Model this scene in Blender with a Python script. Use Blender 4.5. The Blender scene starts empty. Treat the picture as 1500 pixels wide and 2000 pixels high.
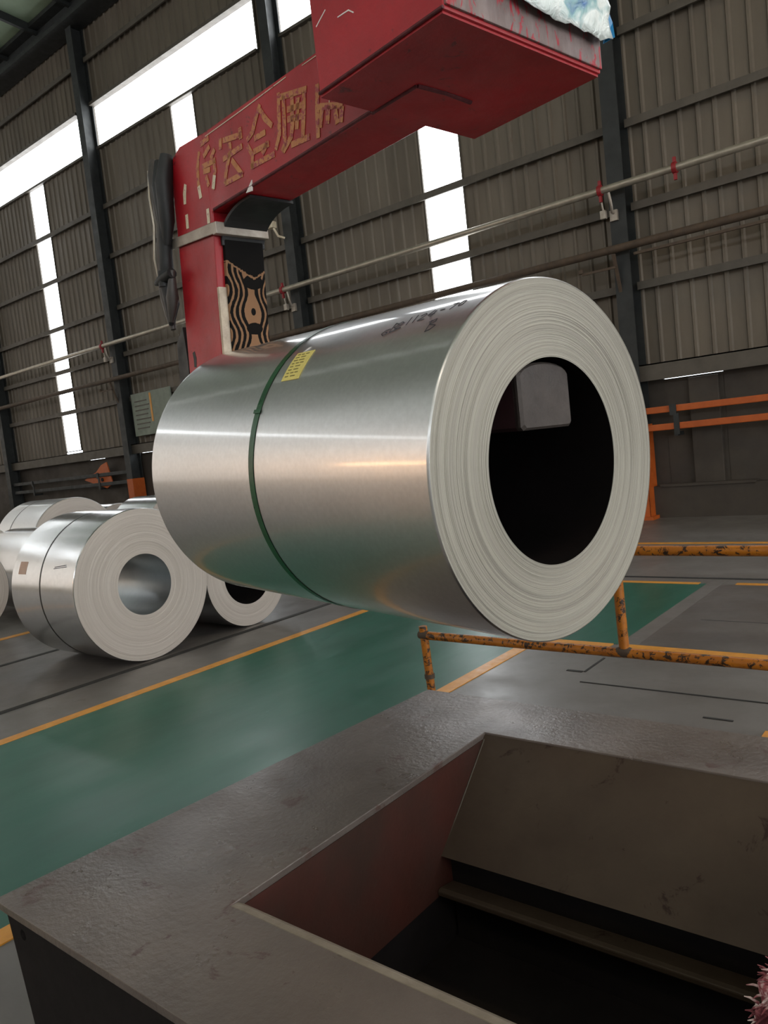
import bpy, bmesh, math, random
from mathutils import Vector, Matrix
random.seed(7)
SC = bpy.context.scene
COL = SC.collection

# ------------------------------------------------------------------ camera
CAM_H = 1.6
cam_data = bpy.data.cameras.new('camera')
cam = bpy.data.objects.new('camera', cam_data)
COL.objects.link(cam)
cam_data.sensor_fit = 'HORIZONTAL'
cam_data.sensor_width = 36.0
cam_data.lens = 36.0 * 1500.0 / 1500.0
cam_data.clip_start = 0.05
cam_data.clip_end = 200
R_ = Vector((0.7733776, 0.6243184, -0.1100617))
D_ = Vector((-0.0324024, -0.1344580, -0.9903894))
F_ = Vector((-0.6331170, 0.7695112, -0.0837574))
mw = Matrix((R_, -D_, -F_)).transposed().to_4x4()
mw.translation = (0, 0, CAM_H)
cam.matrix_world = mw
SC.camera = cam

# ------------------------------------------------------------------ world, exposure
W = bpy.data.worlds.new('daylight')
SC.world = W
W.use_nodes = True
bg = W.node_tree.nodes['Background']
bg.inputs[0].default_value = (0.85, 0.93, 1.0, 1)
bg.inputs[1].default_value = 5.0
SC.view_settings.view_transform = 'Standard'
SC.view_settings.look = 'None'
SC.view_settings.exposure = -0.2
SC.view_settings.gamma = 1.0
SC.view_settings.use_curve_mapping = False
PANE_E = 8.0        # daylight glowing through the translucent wall panes
END_E = .64         # added glow of the unseen end-wall panes, mirrored in the coil
SKY_E = .45         # daylight glowing through the roof lights

# high-bay lamps of the hall (warm white) and one sodium strip lamp low on the front wall
def lamp(name, loc, power, sx, sy, col, aim=None):
    ld = bpy.data.lights.new(name, 'AREA'); ld.shape = 'RECTANGLE'; ld.size = sx; ld.size_y = sy; ld.energy = power; ld.color = col
    o = bpy.data.objects.new(name, ld); COL.objects.link(o); o.location = loc
    if aim: o.rotation_euler = (Vector(aim) - Vector(loc)).to_track_quat('-Z', 'Y').to_euler()
    return o
lamp('high_bay_lamp', (3.5, 7.5, 11.0), 260, 2.0, .8, (1, .72, .48))
for lx, pw in ((1, 130), (9, 200)):
    lamp('high_bay_lamp', (lx, -5.5, 11.0), pw, 2.4, .8, (1, .82, .62))
lamp('sodium_lamp', (-18.0, -10.2, 3.6), 130, 5.0, .5, (1, .5, .2), (-1.5, 2, 1.5))

# ------------------------------------------------------------------ materials
def lin(h):
    v = [int(h[i:i+2], 16) / 255 for i in (0, 2, 4)]
    return tuple((c / 12.92 if c <= .04045 else ((c + .055) / 1.055) ** 2.4) for c in v) + (1,)

class NT:
    def __init__(s, name):
        s.m = bpy.data.materials.new(name); s.m.use_nodes = True
        s.t = s.m.node_tree; s.b = s.t.nodes['Principled BSDF']
    def n(s, typ, **kw):
        nd = s.t.nodes.new(typ)
        for k, v in kw.items():
            if k in nd.inputs.keys(): nd.inputs[k].default_value = v
            else: setattr(nd, k, v)
        return nd
    def l(s, a, b): s.t.links.new(a, b)
    def coord(s, scale=(1, 1, 1)):
        tc = s.n('ShaderNodeTexCoord'); mp = s.n('ShaderNodeMapping')
        mp.inputs['Scale'].default_value = scale
        s.l(tc.outputs['Object'], mp.inputs['Vector']); return mp.outputs[0]
    def noise(s, vec, scale, detail=4, rough=.6, dist=0):
        nd = s.n('ShaderNodeTexNoise', Scale=scale, Detail=detail, Roughness=rough, Distortion=dist)
        s.l(vec, nd.inputs['Vector']); return nd.outputs[0]
    def ramp(s, val, stops, mode='LINEAR'):
        r = s.n('ShaderNodeValToRGB'); cr = r.color_ramp; cr.interpolation = mode
        while len(cr.elements) < len(stops): cr.elements.new(.5)
        for e, (p, c) in zip(cr.elements, stops):
            e.position = p; e.color = c if len(c) == 4 else tuple(c) + (1,)
        s.l(val, r.inputs[0]); return r.outputs[0]
    def mix(s, fac, a, b):
        m = s.n('ShaderNodeMix', data_type='RGBA')
        for v, i in ((fac, 0), (a, 6), (b, 7)):
            if hasattr(v, 'links'): s.l(v, m.inputs[i])
            else: m.inputs[i].default_value = v
        return m.outputs[2]
    def math(s, op, a, b=0.5):
        m = s.n('ShaderNodeMath', operation=op)
        for v, i in ((a, 0), (b, 1)):
            if hasattr(v, 'links'): s.l(v, m.inputs[i])
            else: m.inputs[i].default_value = v
        return m.outputs[0]
    def bump(s, val, strength=.2, dist=.01):
        b = s.n('ShaderNodeBump', Strength=strength, Distance=dist)
        s.l(val, b.inputs['Height']); s.l(b.outputs[0], s.b.inputs['Normal'])
    def set(s, **kw):
        for k, v in kw.items():
            k = k.replace('_', ' ')
            if hasattr(v, 'links'): s.l(v, s.b.inputs[k])
            else: s.b.inputs[k].default_value = v

def g(v): return (v, v, v, 1)

def worn(name, c1, c2, scale=6, rough=(.4, .7), metal=0.0, bump=.1, bscale=40, stretch=(1, 1, 1), c3=None, c3at=.62):
    """two-tone mottled surface with uneven gloss; c3 adds chipped spots"""
    t = NT(name); v = t.coord(stretch)
    nz = t.noise(v, scale, 6, .65)
    col = t.ramp(nz, [(.32, lin(c1)), (.68, lin(c2))])
    if c3:
        sp = t.ramp(t.noise(v, scale * 3.3, 5, .7, .6), [(c3at, g(0)), (c3at + .05, g(1))])
        col = t.mix(sp, col, lin(c3))
    rr = t.ramp(t.noise(v, scale * 1.7, 5, .6), [(.3, g(rough[0])), (.7, g(rough[1]))])
    t.set(Base_Color=col, Roughness=rr, Metallic=metal)
    if bump: t.bump(t.noise(v, bscale, 5, .6), bump, .01)
    return t.m

def glow(name, col, strength):
    t = NT(name)
    t.set(Base_Color=g(.8), Roughness=.35, Emission_Color=col, Emission_Strength=strength)
    return t.m

M = {}
M['pane'] = glow('lit_fibreglass_pane', (.93, .97, 1, 1), PANE_E)
M['skylight'] = glow('roof_light_pane', (.9, 1, .92, 1), SKY_E)
M['concrete'] = worn('grey_concrete', '5a5652', '6b6764', 1.1, (.3, .5), 0, .06, 25, c3='524e4a', c3at=.66)
M['dark_floor'] = worn('dark_smooth_floor', '4e4946', '5d5854', 1.5, (.28, .45), 0, .05, 25)
M['green'] = worn('green_floor_paint', '124a3a', '1b5a49', 1.3, (.30, .44), 0, .04, 8, (1, .35, 1), c3='3b6f62', c3at=.7)
M['yellow'] = worn('orange_yellow_line_paint', 'b87a22', 'd09034', 7, (.3, .5), 0, .04, 40, c3='7a6038', c3at=.66)
M['slot'] = worn('black_floor_slot', '161412', '221f1c', 6, (.7, .9))
M['cladding'] = worn('grey_brown_steel_cladding', '584f44', '6a6053', 1.2, (.45, .65), .1, .03, 20, (1, 1, .25), c3='5a4a3c', c3at=.68)
M['steel_dark'] = worn('dark_painted_steel', '1e2020', '2b2d2c', 3, (.45, .7), .1)
M['girt'] = worn('brown_grey_girt', '4a443c', '585148', 3, (.5, .7), .1)
M['wall_low'] = worn('brown_grey_lower_wall', '332c26', '40382f', 1.4, (.6, .85), 0, .08, 18)
M['roof'] = worn('pale_green_roof_sheet', '7f9178', '90a088', 1, (.5, .7))
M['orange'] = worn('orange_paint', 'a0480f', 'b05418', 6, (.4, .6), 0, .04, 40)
M['rail'] = worn('chipped_orange_rail_paint', '94540e', 'b06a14', 9, (.35, .55), 0, .12, 60, (1, 1, 1), c3='2a190c', c3at=.53)
M['pipe'] = worn('galvanised_pipe', '9a9184', 'aea596', 8, (.3, .5), .6)
M['rust'] = worn('rusty_pipe', '463a30', '564638', 8, (.6, .8), .2)
M['clamp'] = worn('red_clamp', '7c181d', '901e24', 10, (.4, .6))
M['red'] = worn('worn_red_paint', '8c0a15', 'a8121f', 3.5, (.34, .55), 0, .15, 30, c3='640c15', c3at=.63)
M['red_worn'] = worn('scraped_red_grey_steel', '5c4b47', '857672', 9, (.4, .6), .3, .3, 40, (1, 1, .35), c3='9a2430', c3at=.55)
M['scrape'] = worn('bare_scraped_steel', '8e8072', 'b5a894', 14, (.35, .55), .6, .3, 60)
M['strap_steel'] = worn('dull_steel_band', '8f857a', 'aaa196', 12, (.35, .55), .5, .15, 60)
M['letters'] = worn('faded_gold_lettering', 'ab6430', 'b97d48', 16, (.4, .6), 0, .1, 60, c3='93303a', c3at=.52)
M['white_paint'] = worn('chipped_cream_paint', 'c7b79b', 'd8ccb4', 16, (.4, .6), 0, .1, 60, c3='93303a', c3at=.6)
M['rubber'] = worn('black_rubber', '0f1011', '191b1c', 5, (.45, .7), 0, .05, 30)
M['cable'] = worn('dirty_dark_cable', '2b2724', '4a4440', 10, (.4, .6), 0, .1, 40, (1, 1, .3))
M['paper'] = worn('white_paper', 'd6d0cc', 'e4dfdb', 10, (.6, .8))
M['tag'] = worn('yellow_paper_tag', 'cdbd66', 'd8ca76', 6, (.5, .7))
M['ink'] = worn('grey_print', '6f6434', '857a45', 20, (.6, .8))
M['marker'] = worn('dark_marker', '2c2930', '3a3740', 20, (.5, .7))
M['green_strap'] = worn('green_plastic_strap', '123e22', '1d5530', 8, (.25, .4))
M['black_strap'] = worn('black_steel_strap', '24241f', '34342e', 8, (.35, .5), .3)
M['pink_label'] = worn('pale_pink_label', 'b99784', 'c4a593', 6, (.5, .7))
M['bore_black'] = worn('matt_black_bore', '0a0808', '120e0e', 4, (.7, .8))  # near-black colour for the inside of the bore
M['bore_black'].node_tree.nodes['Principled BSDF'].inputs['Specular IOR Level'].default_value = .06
M['nose'] = worn('dark_scraped_nose', '3a332f', '4a423d', 9, (.5, .65), .2, .2, 60)
M['notice'] = worn('grey_green_notice', '6d7468', '7c8376', 5, (.5, .7))
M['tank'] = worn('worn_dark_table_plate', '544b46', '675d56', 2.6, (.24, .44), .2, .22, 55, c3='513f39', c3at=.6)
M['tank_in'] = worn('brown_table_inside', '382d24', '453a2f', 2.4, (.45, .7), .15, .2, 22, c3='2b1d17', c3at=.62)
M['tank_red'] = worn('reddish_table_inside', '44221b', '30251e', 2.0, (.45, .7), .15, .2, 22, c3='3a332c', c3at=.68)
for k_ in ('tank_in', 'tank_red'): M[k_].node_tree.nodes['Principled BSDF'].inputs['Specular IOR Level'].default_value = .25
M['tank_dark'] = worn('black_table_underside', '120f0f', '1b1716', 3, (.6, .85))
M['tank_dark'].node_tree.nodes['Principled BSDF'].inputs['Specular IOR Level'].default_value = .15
M['edge'] = worn('worn_bright_edge', '7d7264', '968b7c', 12, (.35, .55), .4, .2, 60)

t = NT('galvanised_sheet')           # matt zinc sheet of the hanging coil
v = t.coord((1, 1, 1))
t.set(Base_Color=t.ramp(t.noise(v, 60, 3), [(.3, g(.62)), (.7, g(.68))]), Metallic=1.0,
      Roughness=t.ramp(t.noise(v, 5, 3), [(.3, g(.33)), (.7, g(.37))]), Coat_Weight=.9, Coat_Roughness=.09)
M['zinc'] = t.m
t = NT('bright_galvanised_sheet')    # shinier sheet of the stored coils
v = t.coord((1, 1, 1))
t.set(Base_Color=t.ramp(t.noise(v, 30, 3), [(.3, g(.70)), (.7, g(.76))]), Metallic=1.0,
      Roughness=t.ramp(t.noise(v, 3, 3), [(.3, g(.18)), (.7, g(.25))]))
M['zinc_bright'] = t.m
M['zinc_bore'] = worn('dull_galvanised_bore', '9aa0a2', 'a9aeb0', 4, (.3, .36), .9, 0)

def face_mat(name, c1, c2, fine):
    t = NT(name)
    tc = t.n('ShaderNodeTexCoord'); sp = t.n('ShaderNodeSeparateXYZ')
    t.l(tc.outputs['Object'], sp.inputs[0])
    r = t.math('SQRT', t.math('ADD', t.math('MULTIPLY', sp.outputs[1], sp.outputs[1]),
                              t.math('MULTIPLY', sp.outputs[2], sp.outputs[2])))
    cb = t.n('ShaderNodeCombineXYZ'); t.l(t.math('MULTIPLY', r, fine), cb.inputs[0])
    vv = t.n('ShaderNodeVectorMath', operation='MULTIPLY'); t.l(tc.outputs['Object'], vv.inputs[0])
    vv.inputs[1].default_value = (0, .9, .9)
    ad = t.n('ShaderNodeVectorMath', operation='ADD'); t.l(cb.outputs[0], ad.inputs[0]); t.l(vv.outputs[0], ad.inputs[1])
    nz = t.noise(ad.outputs[0], 1.0, 5, .75)
    t.set(Base_Color=t.ramp(nz, [(.36, lin(c1)), (.6, lin(c2))]), Roughness=.5, Metallic=.25)
    t.bump(nz, .5, .004)
    return t.m
M['edge_face'] = face_mat('coil_edge_layers', '8c877d', 'aaa598', 230)
M['edge_face2'] = face_mat('stored_coil_edge_layers', 'b0a69c', 'bfb6ad', 60)

t = NT('zebra_worn_plywood')         # plies worn through in contour bands round a knot
tc = t.n('ShaderNodeTexCoord'); sp = t.n('ShaderNodeSeparateXYZ'); t.l(tc.outputs['Object'], sp.inputs[0])
py, pz_ = sp.outputs[1], sp.outputs[2]
wob = t.math('SUBTRACT', t.noise(t.coord((1, 14, 5)), 1.0, 3, .6, .3), .5)
fine = t.math('SUBTRACT', t.noise(t.coord(), 60, 4, .7), .5)
dd = t.math('ABSOLUTE', t.math('SUBTRACT', py, 1.912))
hw = t.math('ADD', .030, t.math('MULTIPLY', .014, t.math('COSINE', t.math('MULTIPLY', t.math('SUBTRACT', pz_, 2.25), 34.0))))
f_ = t.math('DIVIDE', t.math('SUBTRACT', dd, hw), .0265)
f_ = t.math('ADD', f_, t.math('MULTIPLY', wob, .9)); f_ = t.math('ADD', f_, t.math('MULTIPLY', fine, .22))
zeb = t.math('MULTIPLY', t.math('GREATER_THAN', f_, 0.0), t.math('LESS_THAN', t.math('FRACT', f_), .60))
def ell(y0, z0, ry, rz):
    a = t.math('DIVIDE', t.math('SUBTRACT', py, y0), ry); b = t.math('DIVIDE', t.math('SUBTRACT', pz_, z0), rz)
    q = t.math('ADD', t.math('MULTIPLY', a, a), t.math('MULTIPLY', b, b)); return t.math('LESS_THAN', t.math('ADD', q, t.math('MULTIPLY', fine, .5)), 1.0)
blk = t.math('MAXIMUM', zeb, t.math('MAXIMUM', ell(1.915, 2.185, .042, .026), t.math('MAXIMUM', ell(1.915, 2.258, .012, .016), ell(1.925, 2.385, .05, .032))))
zz = t.math('ADD', t.math('ADD', pz_, t.math('MULTIPLY', fine, .03)), t.math('MULTIPLY', t.math('ABSOLUTE', t.math('SUBTRACT', py, 1.93)), -.5))
blk = t.math('MAXIMUM', blk, t.math('GREATER_THAN', zz, 2.405))
rim = t.math('MULTIPLY', t.math('GREATER_THAN', zz, 2.397), t.math('LESS_THAN', zz, 2.405))
blk = t.math('MULTIPLY', blk, t.math('SUBTRACT', 1.0, rim))
t.set(Base_Color=t.mix(blk, lin('85644a'), lin('0c0a09')), Roughness=.8)
t.b.inputs['Specular IOR Level'].default_value = .15
M['zebra'] = t.m

t = NT('crumpled_plastic_sheet')
v = t.coord()
cc = t.ramp(t.noise(v, 5, 3, .6, .5), [(.40, lin('c9d4cf')), (.52, lin('e6ebe6')), (.60, lin('8fb4b4')), (.70, lin('2c5ea0'))])
t.set(Base_Color=cc, Roughness=.25)
t.bump(t.noise(v, 14, 4, .6, 1), .5, .03)
M['plastic'] = t.m
t = NT('blue_plastic'); t.set(Base_Color=lin('1f76a8'), Roughness=.3); M['blue'] = t.m
t = NT('pink_white_rag'); v = t.coord((1, 1, 1.4))
t.set(Base_Color=t.ramp(t.noise(v, 22, 4, .6, .8), [(.40, lin('4a141d')), (.50, lin('8a4a50')), (.62, lin('d8c8c4'))]), Roughness=.9)
M['rag'] = t.m

# ------------------------------------------------------------------ mesh helpers
class MB:
    def __init__(s): s.v = []; s.f = []; s.sm = []
    def add(s, vs, fs, smooth=False):
        o = len(s.v); s.v += [tuple(p) for p in vs]
        for f in fs: s.f.append(tuple(i + o for i in f)); s.sm.append(smooth)
        return s
    def box(s, a, b, bev=0):
        x0, x1 = sorted((a[0], b[0])); y0, y1 = sorted((a[1], b[1])); z0, z1 = sorted((a[2], b[2]))
        if not bev:
            vs = [(x, y, z) for z in (z0, z1) for y in (y0, y1) for x in (x0, x1)]
            return s.add(vs, [(0, 2, 3, 1), (4, 5, 7, 6), (0, 1, 5, 4), (2, 6, 7, 3), (0, 4, 6, 2), (1, 3, 7, 5)])
        bm = bmesh.new(); bmesh.ops.create_cube(bm, size=1)
        for p in bm.verts:
            p.co = ((x0 + x1) / 2 + p.co.x * (x1 - x0), (y0 + y1) / 2 + p.co.y * (y1 - y0), (z0 + z1) / 2 + p.co.z * (z1 - z0))
        bmesh.ops.bevel(bm, geom=bm.edges[:], offset=bev, segments=2, affect='EDGES', profile=.6)
        bm.verts.index_update()
        s.add([p.co[:] for p in bm.verts], [[q.index for q in f.verts] for f in bm.faces]); bm.free(); return s
    def prism(s, poly, axis, a, b, smooth=False):
        """poly = 2-D outline (counter-clockwise) extruded from a to b along axis"""
        def P(p, t): return {'x': (t, p[0], p[1]), 'y': (p[0], t, p[1]), 'z': (p[0], p[1], t)}[axis]
        n = len(poly); vs = [P(p, a) for p in poly] + [P(p, b) for p in poly]
        fs = [tuple(range(n)), tuple(range(2 * n - 1, n - 1, -1))]
        s.add(vs, fs)
        o = len(s.v) - 2 * n
        for i in range(n):
            j = (i + 1) % n
            s.f.append((o + i, o + n + i, o + n + j, o + j)); s.sm.append(smooth)
        return s
    def tube(s, pts, r, n=12, cap=True):
        pts = [Vector(p) for p in pts]; rs = r if isinstance(r, (list, tuple)) else [r] * len(pts)
        up = None; rings = []
        for i, p in enumerate(pts):
            d = ((pts[min(i + 1, len(pts) - 1)] - p).normalized() + (p - pts[max(i - 1, 0)]).normalized()).normalized()
            if up is None: up = d.orthogonal().normalized()
            up = (up - d * up.dot(d)).normalized(); q = d.cross(up)
            rings.append([p + rs[i] * (math.cos(2 * math.pi * k / n) * up + math.sin(2 * math.pi * k / n) * q) for k in range(n)])
        vs = [x for r_ in rings for x in r_]; fs = []
        for i in range(len(pts) - 1):
            for k in range(n):
                fs.append((i * n + k, i * n + (k + 1) % n, (i + 1) * n + (k + 1) % n, (i + 1) * n + k))
        s.add(vs, fs, True)
        if cap: s.add(rings[0], [tuple(range(n - 1, -1, -1))]); s.add(rings[-1], [tuple(range(n))])
        return s
    def ribbon(s, pts, nrm, w, th):
        """flat brush stroke: pts in 3-D, lying in the plane with normal nrm, width w, thickness th"""
        nrm = Vector(nrm).normalized(); pts = [Vector(p) for p in pts]; L = []
        for i, p in enumerate(pts):
            d = (pts[min(i + 1, len(pts) - 1)] - pts[max(i - 1, 0)]).normalized(); sd = d.cross(nrm)
            ww = w * (.62 + .38 * math.sin(math.pi * (i + .6) / (len(pts) + .2)))
            L.append((p + sd * ww / 2, p - sd * ww / 2))
        vs = []; fs = []
        for a, b in L: vs += [a, b, b + nrm * th, a + nrm * th]
        for i in range(len(L) - 1):
            o = 4 * i
            for k in range(4): fs.append((o + k, o + (k + 1) % 4, o + 4 + (k + 1) % 4, o + 4 + k))
        fs += [(3, 2, 1, 0), tuple(4 * (len(L) - 1) + k for k in range(4))]
        return s.add(vs, fs)
    def build(s, name, m, parent=None, origin=None, smooth_angle=None, bev=0):
        o = origin if origin is not None else ((0, 0, 0) if parent is None else None)
        if o is None: o = parent.get('_o', (0, 0, 0))
        me = bpy.data.meshes.new(name)
        me.from_pydata([(p[0] - o[0], p[1] - o[1], p[2] - o[2]) for p in s.v], [], s.f)
        me.polygons.foreach_set('use_smooth', s.sm)
        bm = bmesh.new(); bm.from_mesh(me); bmesh.ops.recalc_face_normals(bm, faces=bm.faces); bm.to_mesh(me); bm.free()
        me.materials.append(M[m] if isinstance(m, str) else m)
        ob = bpy.data.objects.new(name, me); COL.objects.link(ob)
        if parent is not None: ob.parent = parent
        else: ob.location = o
        if bev:
            md = ob.modifiers.new('edge', 'BEVEL'); md.width = bev; md.segments = 2; md.limit_method = 'ANGLE'
        return ob

ORIG = {}
def thing(name, label, cat, loc, group=None, mat=None):
    o = bpy.data.objects.new(name, None); COL.objects.link(o); o.empty_display_size = .2
    if mat is not None: o.matrix_world = mat
    else: o.location = loc
    o['label'] = label; o['category'] = cat
    if group: o['group'] = group
    ORIG[o.name] = tuple(loc) if mat is None else (0, 0, 0)
    return o
def part(mb, name, m, parent, **kw):
    return mb.build(name, m, parent, origin=ORIG.get(parent.name, (0, 0, 0)), **kw)
def sub(mb, name, m, parent):
    """sub-part of a part (its parent already carries the thing's origin)"""
    top = parent.parent
    return mb.build(name, m, parent, origin=ORIG.get(top.name, (0, 0, 0)))
def struct(mb, name, m, **kw):
    o = mb.build(name, m, **kw); o['kind'] = 'structure'; ORIG[o.name] = (0, 0, 0); return o
def struct_root(name):
    o = bpy.data.objects.new(name, None); COL.objects.link(o); o['kind'] = 'structure'; ORIG[o.name] = (0, 0, 0); return o

# ------------------------------------------------------------------ the hall: floor
XL, XR, YF, YB = -33.0, 14.0, -24.0, 12.4
XE = -33.5                                   # far end of the hall
floor = struct(MB().box((XE, YF, -.3), (XR, YB + .3, 0)), 'floor', 'concrete')
def slab(name, m, x0, x1, y0, y1, z=.003):
    return part(MB().box((x0, y0, -.002), (x1, y1, z)), name, m, floor)
slab('green_lane', 'green', -4.985, -2.92, -9, 7.32)
slab('green_lane', 'green', -2.92, -2.235, 5.2, 7.32)
slab('grey_plate', 'dark_floor', -2.10, 3.5, 5.2, 7.30)
slab('grey_aisle', 'dark_floor', -8.4, -5.72, -6, 11)
slab('lane_line', 'yellow', -5.085, -4.985, -9, 7.40, .005)
slab('lane_line', 'yellow', -2.92, -2.82, -3, 5.05, .005)
slab('lane_line', 'yellow', -2.92, -2.27, 5.08, 5.2, .005)
slab('lane_line', 'yellow', -2.21, 3.5, 5.11, 5.21, .005)
slab('lane_line', 'yellow', -4.985, -2.30, 7.28, 7.36, .005)
slab('lane_line', 'yellow', -1.98, 3.5, 7.30, 7.38, .005)
slab('lane_line', 'yellow', -9, 3.5, 9.60, 9.70, .005)
slab('lane_line', 'yellow', -8.52, -8.42, -6, 11, .005)
slab('lane_line', 'yellow', -.98, -.86, 3.55, 3.95, .005)
slab('patch_strip', 'concrete', -2.235, -2.10, 4.9, 7.45, .004)
for x in (-5.70, -7.20):
    slab('rail_slot', 'slot', x - .03, x + .03, -6, 11, .006)
slab('rail_slot', 'slot', -4.9, 3.5, 7.55, 7.59, .006)
for x0, x1, y0, y1 in ((-2.32, -2.21, 4.525, 4.55), (-2.205, -2.19, 4.54, 4.86), (-2.14, .6, 4.34, 4.352), (-1.9, 1, 6.0, 6.012), (-1.3, -1.15, 4.02, 4.035)):
    slab('floor_joint', 'slot', x0, x1, y0, y1, .004)

# ------------------------------------------------------------------ the hall: back wall
YP = 12.35                                   # plane of the cladding
COLX = [-32.75, -25.70, -18.65, -11.60, -4.55, 2.50, 9.55]
STRIP = [(c + 3.25, c + 4.15) for c in COLX[1:]]     # translucent strips in each bay
BAND = [(c + .10, c + 6.45) for c in COLX[1:]]       # translucent band in each bay
ZB0, ZB1, Z0, ZT = 10.35, 11.42, 2.42, 13.9
lower = MB()
lower.box((XL, 12.15, 0), (XR, 12.6, .5))
x = XL
while x < XR:                                # lower panels, with a slit of daylight above some of them
    w_ = .9; top = 2.40 if random.random() < .5 else 2.171
    lower.box((x, 12.36, .5), (x + w_ + .004, 12.42, top)); x += w_
wall = struct(lower, 'wall_back', 'wall_low')
part(MB().box((-3.80, 12.28, .5), (-3.36, 12.37, 2.14), .01), 'pilaster', 'wall_low', wall)
part(MB().box((-4.3, 12.12, .49), (-2.9, 12.32, .53)), 'ledge_strip', 'wall_low', wall)
RIB = .25
def sheet(x0, x1, z0, z1, y=YP, dirn=-1, along='x'):
    prof = []; n = max(1, round((x1 - x0) / RIB)); st = (x1 - x0) / n
    for i in range(n):
        b = x0 + i * st
        prof += [(b, 0), (b + st - .075, 0), (b + st - .058, .032), (b + st - .022, .032)]
    prof.append((x1, 0)); mb = MB(); vs = []
    for (q, h) in prof:
        p = (q, y + dirn * h) if along == 'x' else (y + dirn * h, q)
        vs += [(p[0], p[1], z0), (p[0], p[1], z1)]
    return mb.add(vs, [(2 * i, 2 * i + 2, 2 * i + 3, 2 * i + 1) for i in range(len(prof) - 1)])
def cover(x0, x1, z0, z1, step=1.0):
    n = max(1, round((x1 - x0) / step)); s_ = (x1 - x0) / n
    for i in range(n):
        j = random.uniform(-.004, .004)
        part(sheet(x0 + i * s_ - (.03 if i else 0), x0 + (i + 1) * s_, z0, z1, YP + j), 'cladding_sheet', 'cladding', wall)
prev = XL
for (s0, s1) in STRIP:
    if s0 > XR: break
    cover(prev, s0, Z0, ZB0); prev = s1
cover(prev, XR, Z0, ZB0)
cover(XL, XR, ZB1, ZT)
prev = XL
for (b0, b1) in BAND:
    if prev < b0 - .05: cover(prev, b0, ZB0, ZB1, 1.0)
    prev = b1
GZ = [3.66, 4.87, 6.12, 7.48, 8.78]
for a, b in zip(COLX[:-1], COLX[1:]):
    for z in GZ + [12.55]:
        part(MB().prism([(12.20, z - .06), (12.20, z + .06), (12.32, z + .06), (12.32, z + .045), (12.215, z + .045), (12.215, z - .045), (12.24, z - .045), (12.24, z - .06)], 'x', a + .12, b - .12), 'girt', 'girt', wall)
trim = struct(MB().box((XL, 12.12, 2.17), (XR, 12.2, 2.43)).box((XL, 12.12, 2.41), (XR, 12.42, 2.43)), 'trim_1', 'girt')
eave = MB().box((XL, 11.72, 13.35), (XR, 12.3, 13.45)).box((XL, 11.98, 13.4), (XR, 12.02, 13.95)).box((XL, 11.72, 13.88), (XR, 12.3, 13.98))
struct(eave, 'trim_2', 'steel_dark')
# windows of the back wall
wn = 0
def strip_window(x0, x1, z0, z1, cuts, y, along='x', name='window'):
    global wn; wn += 1
    f = MB(); fr = .025
    def B(u0, u1, a, b, d0, d1):
        return f.box((u0, y + d0, a), (u1, y + d1, b)) if along == 'x' else f.box((y + d0, u0, a), (y + d1, u1, b))
    B(x0, x0 + fr, z0, z1, -.04, .02); B(x1 - fr, x1, z0, z1, -.04, .02); B(x0, x1, z0, z0 + fr, -.04, .02); B(x0, x1, z1 - fr, z1, -.04, .02)
    w_ = struct(f, 'window_%d' % wn, 'girt')
    zs = [z0] + [c for c in cuts if z0 < c < z1] + [z1]
    for a, b in zip(zs[:-1], zs[1:]):
        p = MB()
        if along == 'x': p.box((x0 + .01, y, a), (x1 - .01, y + .012, b - .004))
        else: p.box((y, x0 + .01, a), (y + .012, x1 - .01, b - .004))
        part(p, 'pane', 'pane', w_)
    return w_
for (s0, s1) in STRIP:
    if s1 < XR: strip_window(s0, s1, 2.50, ZB0, GZ, YP + .01)
for (b0, b1) in BAND:
    if b0 > XR: continue
    b1 = min(b1, XR - .1); wn += 1
    f = MB().box((b0, 12.2, ZB1 - .02), (b1, 12.4, ZB1 + .06)).box((b0, 12.25, ZB0 - .06), (b1, 12.4, ZB0)).box((b0 - .04, 12.3, ZB0), (b0, 12.38, ZB1)).box((b1, 12.3, ZB0), (b1 + .04, 12.38, ZB1))
    w_ = struct(f, 'window_%d' % wn, 'girt')
    n = max(1, round((b1 - b0) / 1.06)); st = (b1 - b0) / n
    for i in range(n):
        part(MB().box((b0 + i * st, YP + .02 + .004 * (i % 2), ZB0 - .01), (b0 + (i + 1) * st + .01, YP + .03, ZB1 - .012 * (i % 2))), 'pane', 'pane', w_)

# ------------------------------------------------------------------ the other walls and the roof (outside the picture)
M['cream_wall'] = worn('cream_painted_wall', 'b7a996', 'c9bca8', .8, (.6, .8))
wf = struct(sheet(XE, XR, 0, 10.4, YF, 1).add([(XE, YF, 12.0), (XR, YF, 12.0), (XR, YF, 17), (XE, YF, 17)], [(0, 1, 2, 3)]), 'wall_front', 'cream_wall')
for i in range(0, len(COLX) - 1):
    cx = COLX[0] + 7.05 * i
    strip_window(cx + .05, cx + 6.95, 10.4, 12.0, [], YF + .02)
struct(sheet(YF, YB, 0, 18, XE, 1, 'y'), 'wall_left', 'cream_wall')
M['glow_pane'] = glow('added_warm_glow_pane', (1, .86, .74, 1), END_E)
for k in range(9):                            # end wall: added warm glowing panes, mirrored in the coil; clear band on top
    y0 = -23 + k * 3.8
    f_ = MB().box((XE + .06, y0, 1.4), (XE + .1, y0 + .06, 10.2)).box((XE + .06, y0, 1.34), (XE + .1, y0 + 3.78, 1.4)); wn += 1
    w_ = struct(f_, 'window_%d' % wn, 'girt')
    for z0 in (1.4, 3.6, 5.8, 8.0): part(MB().box((XE + .06, y0 + .06, z0), (XE + .08, y0 + 3.78, z0 + 2.18)), 'pane', 'glow_pane', w_)
strip_window(-23.9, 12, 12.9, 13.6, [], XE + .06, 'y')
struct(sheet(YF, YB, 0, 18, XR, -1, 'y'), 'wall_right', 'cladding')
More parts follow.
